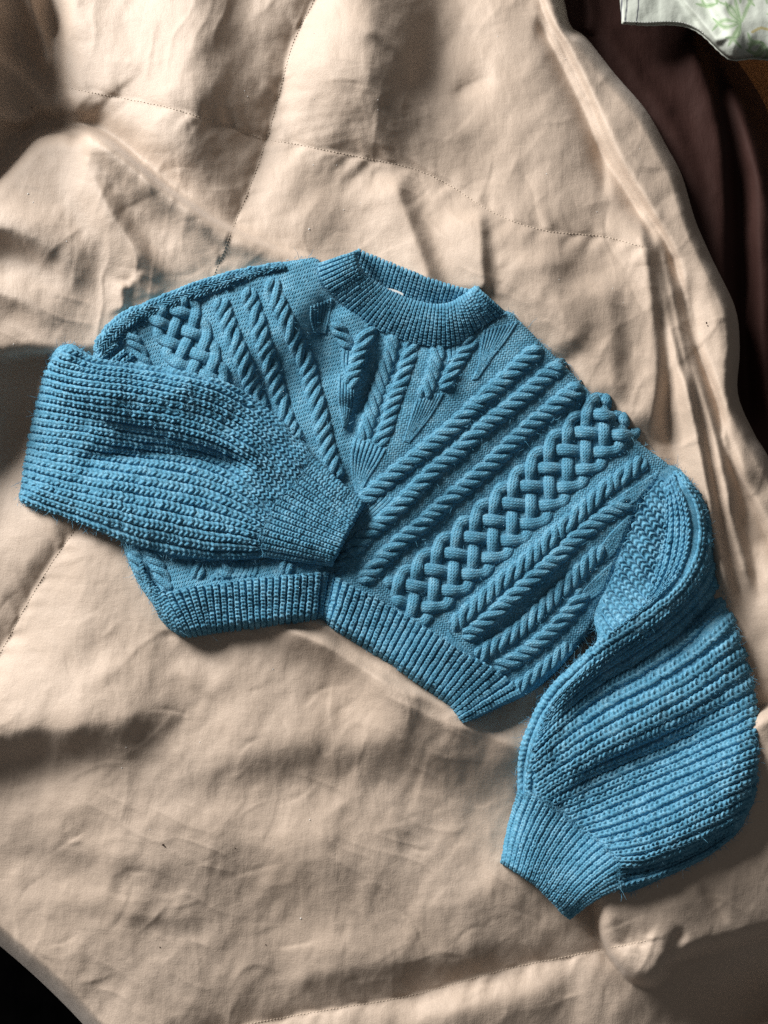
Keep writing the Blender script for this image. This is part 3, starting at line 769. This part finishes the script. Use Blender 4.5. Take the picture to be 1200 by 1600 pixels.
wedge([(985, 806), (955, 835), (930, 868)], [(968, 848), (954, 868), (938, 878)], 7)
wedge([(958, 880), (930, 905), (905, 932)], [(945, 915), (930, 930), (912, 940)], 6)
wedge([(735, 1020), (710, 1000), (700, 985)], [(745, 1030), (720, 1015), (695, 1000)], 4)
wedge([(330, 905), (340, 895), (345, 878)], [(395, 900), (400, 890), (400, 878)], 9)

# ---- ribbed bands made of single ribs
def band(pairs, n, name, fld=None, z_of=None, h=4.6, L=6.0, parent=SW, wfac=0.46, round_end=6.0, drop=9.0, sheet_lift=-0.6, fine=False, bow=0.0, sheet=True, lob=0.28, groove=0.3, per=6):
    """pairs: (near end, far end) guides; ribs run from the first to the second point"""
    prs = np.asarray(pairs, float)
    a = catmull(prs[:, 0], 10); b_ = catmull(prs[:, 1], 10)
    # even spacing along the mean line
    mid = (a + b_) / 2; s = np.r_[0, np.cumsum(np.linalg.norm(np.diff(mid, axis=0), axis=1))]
    q = (np.arange(n) + 0.5) / n * s[-1]
    ev = lambda q_: (np.stack([np.interp(q_, s, a[:, k]) for k in range(a.shape[1])], 1), np.stack([np.interp(q_, s, b_[:, k]) for k in range(a.shape[1])], 1))
    A, B = ev(q)
    ns = 28; v = np.linspace(0, 1, ns)
    grid_q = np.linspace(0, s[-1], n * 3); GA, GB = ev(grid_q)
    def surf(A_, B_):
        P = A_[:, None] * (1 - v)[None, :, None] + B_[:, None] * v[None, :, None]
        if bow:
            d = B_ - A_; nrm = np.stack([-d[:, 1], d[:, 0]], 1) / (np.linalg.norm(d[:, :2], axis=1, keepdims=True) + 1e-9)
            P[..., :2] += nrm[:, None] * (bow * np.sin(np.pi * v))[None, :, None]
        if fld is not None:
            Z = fld.z(P[..., 0], P[..., 1])
        else:
            Z = z_of(P, v)
        P3 = np.concatenate([P[..., :2], Z[..., None]], -1)
        if round_end:
            d = (B_ - A_)[:, :2]; d = d / (np.linalg.norm(d, axis=1, keepdims=True) + 1e-9)
            ext = []
            for f_, zz in ((0.55, 0.25), (0.75, 0.6), (0.6, 1.0)):
                e = P3[:, -1].copy(); e[:, :2] += d * round_end * f_; e[:, 2] -= drop * zz; ext.append(e)
            P3 = np.concatenate([P3, np.stack(ext, 1)], 1)
        return P3
    SG = surf(GA, GB)
    nr, nc = SG.shape[:2]
    base = None
    V = SG.copy(); V[..., 2] += sheet_lift
    base = build(name, V.reshape(-1, 3), gridq(nr, nc), M_YARN, parent)
    RS = surf(A, B)
    # normals from the band surface
    du = np.gradient(RS, axis=0); dv = np.gradient(RS, axis=1); nn = np.cross(dv, du); nn /= np.linalg.norm(nn, axis=2, keepdims=True) + 1e-9
    nn = np.where(nn[..., 2:3] < 0, -nn, nn) if not round_end else nn * np.sign(nn[:, :5, 2].mean())
    for k in range(n):
        i0, i1 = max(k - 1, 0), min(k + 1, n - 1)
        wd = np.linalg.norm(RS[i1] - RS[i0], axis=1) / (i1 - i0) * wfac
        wd = np.clip(wd, 1.2, 9)
        C = RS[k]; V, Q, U = rib_arrays(C, nn[k], float(wd[:6].mean()), float(wd[-8:-3].mean()), h * (0.92 + 0.16 * rng.random()), L, per, 0.45, lob, groove, fine, 0.1, 1, k * 7 + n)
        build('rib', V, Q, M_YARN, base, uv=U)
    return base

HEM = [((214, 872), (250, 958)), ((230, 905), (268, 978)), ((257, 925), (291, 989)), ((298, 917), (318, 985)), ((340, 912), (345, 982)), ((383, 905), (388, 978)), ((433, 900), (430, 972)), ((483, 896), (477, 966)), ((513, 893), (502, 967)), ((547, 914), (525, 980)),
       ((577, 928), (552, 996)), ((607, 946), (580, 1013)), ((640, 964), (606, 1029)), ((672, 984), (635, 1048)), ((700, 1003), (660, 1065)), ((730, 1022), (685, 1084)), ((760, 1037), (703, 1098)), ((785, 1053), (714, 1112)), ((805, 1070), (720, 1122)), ((818, 1084), (728, 1128))]
band(HEM, 60, 'hem_band', fld=Field(HB.x0, HB.y0, HB.st, HB.Z + 2.5), h=6.2, L=5.6, wfac=0.47, round_end=3.0, drop=16)

# ---- neckband
NECK = [((556, 392), (497, 411)), ((553, 405), (499, 428)), ((558, 420), (508, 447)), ((570, 434), (526, 465)), ((590, 449), (548, 486)), ((612, 461), (577, 507)), ((635, 471), (610, 523)), ((660, 478), (645, 535)), ((685, 481), (680, 541)), ((707, 477), (715, 537)), ((725, 467), (745, 515)), ((738, 458), (770, 500)), ((747, 450), (790, 487))]
def neck_z(P, v):
    zo = HB.z(P[..., 0], P[..., 1])[:, -1:] * 0 + G.z(P[..., 0], P[..., 1])[:, -1:] * 0.8 + 19
    return zo + 15 * np.sin(np.clip(1 - v, 0, 1) * np.pi * 0.62)[None] 
flip = [(b, a) for a, b in NECK]
def neck_zf(P, v): return neck_z(P[:, ::-1], v[::-1]*0 + v)[:, ::1] if False else (G.z(P[:, 0, 0], P[:, 0, 1])[:, None] + 21 + 15 * np.sin(np.clip(v, 0, 1) * np.pi * 0.60)[None])
band(flip, 47, 'neckband', z_of=neck_zf, h=4.2, L=5.0, wfac=0.47, round_end=4.5, drop=13)
BACKN = [((548, 436), (557, 393)), ((566, 442), (578, 402)), ((590, 456), (603, 412)), ((615, 470), (630, 423)), ((642, 478), (655, 433)), ((668, 486), (680, 442)), ((690, 488), (702, 449)), ((708, 482), (721, 454)), ((724, 474), (736, 456)), ((734, 466), (748, 450))]
def back_z(P, v): return G.z(P[:, 0, 0], P[:, 0, 1])[:, None] + 5 + 19 * (v ** 0.8)[None]
band(BACKN, 31, 'back_neckband', z_of=back_z, h=4.0, L=5.0, wfac=0.47, round_end=3.0, drop=12)
lab = np.array([(600, 452, 20), (600, 472, 18), (632, 476, 18), (630, 464, 21), (619, 457, 23), (610, 454, 23)], float)
zl = G.z(lab[:, 0], lab[:, 1]) * 0.8
lg = np.zeros((5, 9, 3))
for i in range(5):
    for j in range(9):
        x = 604 + 26 * j / 8; y = 450.5 + 8 * (j / 8) ** 1.1 + i * 4.5 - 1.6 * math.sin(math.pi * j / 8)
        lg[i, j] = (x, y, float(G.z(x, y)) + 17.5 - 0.5 * i)
build('neck_label', lg.reshape(-1, 3), gridq(5, 9), M_LABEL, SW)

# ---- back layer of the shoulder (chunky reverse side)
SHB = catmull([(146, 548), (152, 528), (170, 508), (195, 488), (240, 467), (300, 443), (360, 424), (440, 409), (452, 420), (405, 434), (345, 458), (280, 483), (225, 505), (196, 526), (180, 548), (165, 566)], 4, True)
HSH = local_field(SHB, None, fn=lambda X, Y, d: G.z(X, Y)  + 13 + 11 * dome(d, 13))
x_, y_, q_, d_, _ = sheet(SHB, 2.5)
SHO = build('shoulder_back', np.stack([x_, y_, np.where(d_ < .5, G.z(x_, y_), HSH.z(x_, y_) - 1)], 1), q_, M_PURL, SW, uv=np.stack([x_, y_], 1))
A = loft([[(150, 538), (168, 512), (194, 490), (240, 470), (300, 446), (360, 427), (440, 411)], [(163, 560), (178, 540), (196, 522), (226, 503), (281, 481), (346, 456), (448, 419)]], 5, 120)
for k in range(5):
    C, Nn = on_field(A[k], HSH, 0)
    wd = np.linalg.norm(A[-1] - A[0], axis=1) / 3 * 0.55
    V, Q, U = rib_arrays(C, Nn, 4.8, 3.2, 4.2, 7.0, 7, 0.9, 0.7, 0.15, True, 0.25, 1 if k % 2 else -1, k + 40)
    build('rib', V, Q, M_YARN, SHO, uv=U)
for k, (p0, p1) in enumerate((((166, 572), (196, 548)), ((182, 574), (208, 553)), ((155, 560), (184, 538)))):
    C, Nn = on_field(resample(np.array([p0, p1], float), 16), HB, 2)
    V, Q, U = rib_arrays(C, Nn, 5, 4.5, 5, 7, 7, 0.6, 0.5, 0.3, True, 0.15, 1, k + 60)
    build('rib', V, Q, M_YARN, SHO, uv=U)

# ---- sleeves
def sleeve(name, poly_full, poly_cut, fn, lofts, w_h, label=None):
    H = local_field(poly_full, None, fn=fn)
    x, y, q, d, _ = sheet(poly_cut, 2.6)
    o = build(name, np.stack([x, y, H.z(x, y) - 1.2], 1), q, M_YARN, SW)
    for (guides, n, h, L, direction, lob) in lofts:
        A = loft(guides, n, 150)
        for k in range(n):
            i0, i1 = max(k - 1, 0), min(k + 1, n - 1)
            wd = np.linalg.norm(A[i1] - A[i0], axis=1) / (i1 - i0)
            T = np.gradient(A[k], axis=0); T /= np.linalg.norm(T, axis=1, keepdims=True) + 1e-9
            D_ = A[i1] - A[i0]; D_ = D_ / (np.linalg.norm(D_, axis=1, keepdims=True) + 1e-9)
            wd = wd * np.abs(D_[:, 0] * -T[:, 1] + D_[:, 1] * T[:, 0]) * 0.50
            C, Nn = on_field(A[k], H, 0)
            m_ = max(4, int(path_len(C) / L * 7))
            wv = np.interp(np.linspace(0, 1, m_), np.linspace(0, 1, 150), np.clip(wd, 2.5, 9.5))
            wob = vnoise(np.linspace(0, path_len(C) / 40, 150), np.full(150, k * 3.3), 77) * 1.1
            C[:, 0] += -T[:, 1] * wob; C[:, 1] += T[:, 0] * wob
            V, Q, U = rib_arrays(C, Nn, wv, wv, h * (0.92 + 0.16 * rng.random()), L * (0.97 + 0.06 * rng.random()), 7, 0.62, lob, 0.38, True, 0.16, direction, k * 3 + 1)
            build('rib', V, Q, M_YARN, o, uv=U)
    return o, H

SL_CUT = catmull([(99, 539), (114, 538), (131, 549), (155, 561), (185, 567), (240, 574), (310, 585), (360, 601), (420, 639), (470, 688), (482, 706), (478, 735), (460, 757), (432, 785), (420, 808), (408, 832), (406, 872), (330, 879), (255, 869), (200, 850), (150, 828), (90, 804), (33, 785), (36, 750), (45, 700), (58, 640), (72, 585), (84, 548)], 4, True)
SL_FULL = catmull([(99, 537), (114, 535), (131, 546), (155, 559), (185, 565), (240, 572), (310, 582), (360, 598), (420, 635), (470, 682), (520, 727), (568, 778), (640, 850), (580, 920), (514, 886), (460, 881), (400, 876), (330, 881), (255, 871), (200, 852), (150, 830), (90, 806), (32, 787), (35, 750), (44, 700), (57, 640), (71, 585), (83, 548)], 4, True)
def z_left(X, Y, d):
    z = G.z(X, Y) + 12 * smooth01((X - 60) / 120) + 31 * dome(d, 42)
    z = z + rg(X, Y, [(90, 585), (180, 640), (280, 670), (360, 690), (430, 712)], 11, 40, 22, 1.8)
    z = z + rg(X, Y, [(110, 712), (180, 712), (260, 708), (330, 715), (400, 735)], -12, 15, 22, 1.8)
    z = z + rg(X, Y, [(120, 770), (220, 800), (320, 820), (420, 845)], 8, 40, 34)
    z = z + rg(X, Y, [(250, 575), (330, 600), (400, 640), (460, 690)], 6, 22, 26)
    z = z + rg(X, Y, [(110, 552), (170, 590), (240, 598)], -5, 16, 16)
    return z + 2.0 * fbm(X / 55, Y / 55, 131, 2)
GL = [[(99, 543), (125, 553), (150, 564), (200, 571), (260, 580), (320, 591), (370, 611), (430, 653), (481, 708)],
      [(74, 578), (130, 592), (200, 602), (270, 613), (330, 629), (390, 661), (440, 698), (478, 733)],
      [(61, 620), (130, 632), (200, 643), (270, 655), (330, 672), (390, 702), (430, 731), (460, 757)],
      [(51, 664), (130, 675), (200, 687), (270, 697), (330, 711), (380, 735), (410, 760), (434, 785)],
      [(43, 706), (120, 720), (200, 732), (270, 743), (330, 758), (380, 781), (420, 808)],
      [(37, 744), (110, 765), (180, 781), (250, 796), (320, 812), (370, 823), (408, 835)],
      [(33, 778), (80, 795), (130, 813), (200, 840), (260, 856), (330, 867), (407, 865)]]
SL, HL = sleeve('sleeve', SL_FULL, SL_CUT, z_left, [(GL, 22, 5.4, 8.4, -1, 0.48)], None)
SL['label'] = 'folded sleeve lying across the front of the sweater'
CUFL = [((478, 704), (566, 784)), ((476, 735), (557, 799)), ((458, 757), (548, 816)), ((430, 785), (538, 833)), ((418, 808), (530, 849)), ((406, 832), (522, 865)), ((402, 853), (516, 876)), ((403, 870), (513, 883))]
band(CUFL, 17, 'cuff', fld=HL, h=4.6, L=5.4, wfac=0.49, round_end=4.0, drop=14, fine=True)

SEAMR = [(1046, 727), (1012, 764), (986, 800), (977, 838), (960, 884), (944, 922), (928, 965), (932, 1003)]
_LOW = [(890, 1041), (850, 1085), (825, 1133), (812, 1180), (809, 1240)]
_RIM = [(1076, 748), (1099, 790), (1110, 838), (1121, 875), (1134, 932), (1152, 990), (1167, 1040), (1178, 1080), (1183, 1160), (1181, 1240), (1169, 1271), (1151, 1303), (1105, 1339), (1068, 1358), (1030, 1375), (972, 1395)]
SR_CUT = catmull(_RIM + [(964, 1346), (944, 1326), (925, 1306), (900, 1290), (878, 1268), (855, 1256), (832, 1240)] + _LOW[::-1] + SEAMR[::-1], 4, True)
SR_FULL = catmull(_RIM + [(930, 1419), (893, 1440), (850, 1490), (740, 1400), (782, 1342)] + _LOW[::-1] + [(915, 1006), (905, 960), (925, 905), (945, 850), (960, 795), (985, 750), (1030, 715)], 4, True)
CREST = [(1056, 733), (1090, 780), (1101, 836), (1090, 884), (1060, 926), (1008, 966), (950, 1004), (900, 1046), (858, 1092), (834, 1140)]
def z_right(X, Y, d):
    z = G.z(X, Y) + 4 + 31 * dome(d, 50)
    seam = [(1035, 735), (1005, 775), (985, 815), (972, 860), (955, 900), (940, 945), (935, 985)]
    z = z - rg(X, Y, seam, 11, 34, 40, 2.4, 0.05, 0.1)
    z = z + rg(X, Y, CREST, 15, 28, 34, 2.0, 0.06, 0.2)
    z = z + rg(X, Y, [(1136, 930), (1105, 960), (1050, 1005), (980, 1050), (900, 1110), (860, 1150)], -15, 34, 30, 1.8, 0.02, 0.2)
    z = z + rg(X, Y, [(1128, 850), (1122, 905), (1095, 950), (1050, 990)], -21, 22, 24, 1.8, 0.05, 0.3)
    z = z + rg(X, Y, [(870, 1230), (950, 1170), (1040, 1120), (1140, 1075)], 9, 40, 26)
    z = z + rg(X, Y, [(890, 1235), (960, 1195), (1040, 1170), (1120, 1145)], -6, 18, 18)
    z = z + rg(X, Y, [(1040, 760), (1038, 820), (1028, 870), (1010, 930)], -4, 12, 12)
    z = z + rg(X, Y, [(960, 1372), (1010, 1358), (1060, 1343), (1110, 1318), (1150, 1290)], -15, 9, 9, 1.8)
    return z + 2.2 * fbm(X / 60, Y / 60, 151, 2)
GR = [[(848, 1124), (874, 1087), (918, 1046), (968, 1011), (1022, 973), (1074, 928), (1107, 876)],
      [(842, 1146), (876, 1100), (926, 1056), (980, 1020), (1036, 982), (1086, 932), (1116, 880)],
      [(834, 1172), (872, 1131), (932, 1083), (1000, 1043), (1060, 1003), (1108, 958), (1132, 928)],
      [(832, 1200), (872, 1168), (940, 1122), (1010, 1085), (1080, 1047), (1128, 1010), (1152, 987)],
      [(835, 1228), (878, 1200), (940, 1163), (1010, 1127), (1080, 1091), (1138, 1053), (1170, 1033)],
      [(844, 1249), (884, 1222), (950, 1190), (1020, 1160), (1095, 1125), (1148, 1100), (1178, 1082)],
      [(862, 1262), (905, 1243), (965, 1216), (1040, 1185), (1110, 1153), (1181, 1118)],
      [(884, 1276), (932, 1256), (1000, 1227), (1080, 1194), (1140, 1168), (1183, 1150)],
      [(904, 1294), (952, 1278), (1020, 1250), (1100, 1215), (1183, 1180)],
      [(926, 1310), (980, 1296), (1050, 1269), (1120, 1235), (1182, 1206)],
      [(945, 1328), (1000, 1318), (1060, 1296), (1120, 1266), (1179, 1236)],
      [(960, 1346), (1010, 1340), (1060, 1322), (1120, 1296), (1167, 1268)],
      [(968, 1364), (1010, 1357), (1058, 1340), (1106, 1314), (1146, 1290)],
      [(972, 1383), (1012, 1373), (1060, 1354), (1106, 1331), (1150, 1299)]]
CAPG = [[(1030, 750), (1038, 760), (1046, 774)], [(1005, 780), (1022, 804), (1040, 832)], [(984, 828), (1006, 858), (1030, 892)], [(967, 878), (989, 908), (1014, 938)], [(951, 918), (970, 942), (990, 964)], [(937, 962), (946, 978), (957, 992)]]
BANDG = [[(1041, 752), (1042, 800), (1036, 850), (1024, 900), (1006, 948), (985, 966)], [(1046, 746), (1057, 795), (1056, 845), (1045, 892), (1020, 936), (978, 972)], [(1050, 741), (1071, 790), (1075, 840), (1063, 886), (1036, 926), (980, 972), (950, 992)]]
EDGE = [[(813, 1242), (815, 1185), (828, 1140), (852, 1093), (888, 1052), (940, 1008), (1000, 968), (1056, 926), (1086, 884), (1097, 836), (1086, 782), (1054, 736)], [(825, 1242), (827, 1195), (840, 1150), (862, 1106), (898, 1064), (950, 1020), (1010, 980), (1066, 934), (1098, 888), (1108, 840), (1097, 785), (1062, 738)]]
EDGE0 = [[(945, 994), (995, 960), (1046, 920), (1074, 882), (1084, 836), (1077, 784), (1051, 738)], [(942, 1002), (998, 966), (1052, 923), (1081, 884), (1092, 836), (1083, 783), (1053, 737)]]
SR, HR = sleeve('sleeve', SR_FULL, SR_CUT, z_right, [(GR, 26, 5.8, 8.8, 1, 0.45), (EDGE, 2, 4.8, 8.6, 1, 0.45), (BANDG, 5, 5.2, 8.6, -1, 0.45), (CAPG, 18, 6.0, 9.6, 1, 0.6)], None)
SR['label'] = 'puffed sleeve stretched out from the shoulder to its ribbed cuff'
CUFR = [((810, 1236), (785, 1342)), ((832, 1238), (797, 1350)), ((856, 1254), (812, 1360)), ((880, 1268), (827, 1370)), ((903, 1288), (842, 1381)), ((928, 1304), (855, 1394)), ((948, 1324), (868, 1407)), ((966, 1342), (879, 1419)), ((976, 1362), (887, 1427)), ((974, 1386), (895, 1432))]
band(CUFR, 20, 'cuff', fld=HR, h=4.8, L=5.4, wfac=0.49, round_end=4.0, drop=16, fine=True, bow=4.0)

# ---- stray fibres
def fuzz(fields, n):
    V = []; Q = []
    for (poly, fld, cnt, edge) in fields:
        P = np.asarray(poly); k = 0
        Pe = resample(np.vstack([P, P[:1]]), 900)
        cand = []
        if edge:
            idx = rng.integers(0, 900, cnt); cand = Pe[idx] + rng.normal(0, 2.0, (cnt, 2))
        else:
            mn, mx = P.min(0), P.max(0); c_ = mn + rng.random((cnt * 3, 2)) * (mx - mn); c_ = c_[inside(c_[:, 0], c_[:, 1], P)][:cnt]; cand = c_
        z0 = fld.z(cand[:, 0], cand[:, 1]) + (4 if not edge else 5)
        for (x, y), z in zip(cand, z0):
            a = rng.random() * 6.28; l = (rng.gamma(2.2, 1.6) + 1.5) * (1.5 if edge else 1.0); up = rng.random() * 0.9
            cv = rng.normal(0, 0.8); w_ = 0.36
            i = len(V)
            for t in (0, 0.5, 1.0):
                xx = x + l * t * math.cos(a + cv * t); yy = y + l * t * math.sin(a + cv * t); zz = z + l * up * t * (1.2 - 0.7 * t)
                w2 = w_ * (1 - 0.6 * t)
                V.append((xx - w2 * math.sin(a), yy + w2 * math.cos(a), zz)); V.append((xx + w2 * math.sin(a), yy - w2 * math.cos(a), zz))
            Q += [(i, i + 1, i + 3, i + 2), (i + 2, i + 3, i + 5, i + 4)]
    o = build('stray_fibres', np.array(V), np.array(Q), M_YARN, SW)
    tag(o, kind='stuff')
fuzz([(SL_CUT, HL, 1700, False), (SR_CUT, HR, 2400, False), (BODY, HB, 2600, False), (SL_CUT, HL, 1100, True), (SR_CUT, HR, 1500, True), (BODY, HB, 1000, True)], 0)

for o in scene.objects:
    if '_o' in o: del o['_o']
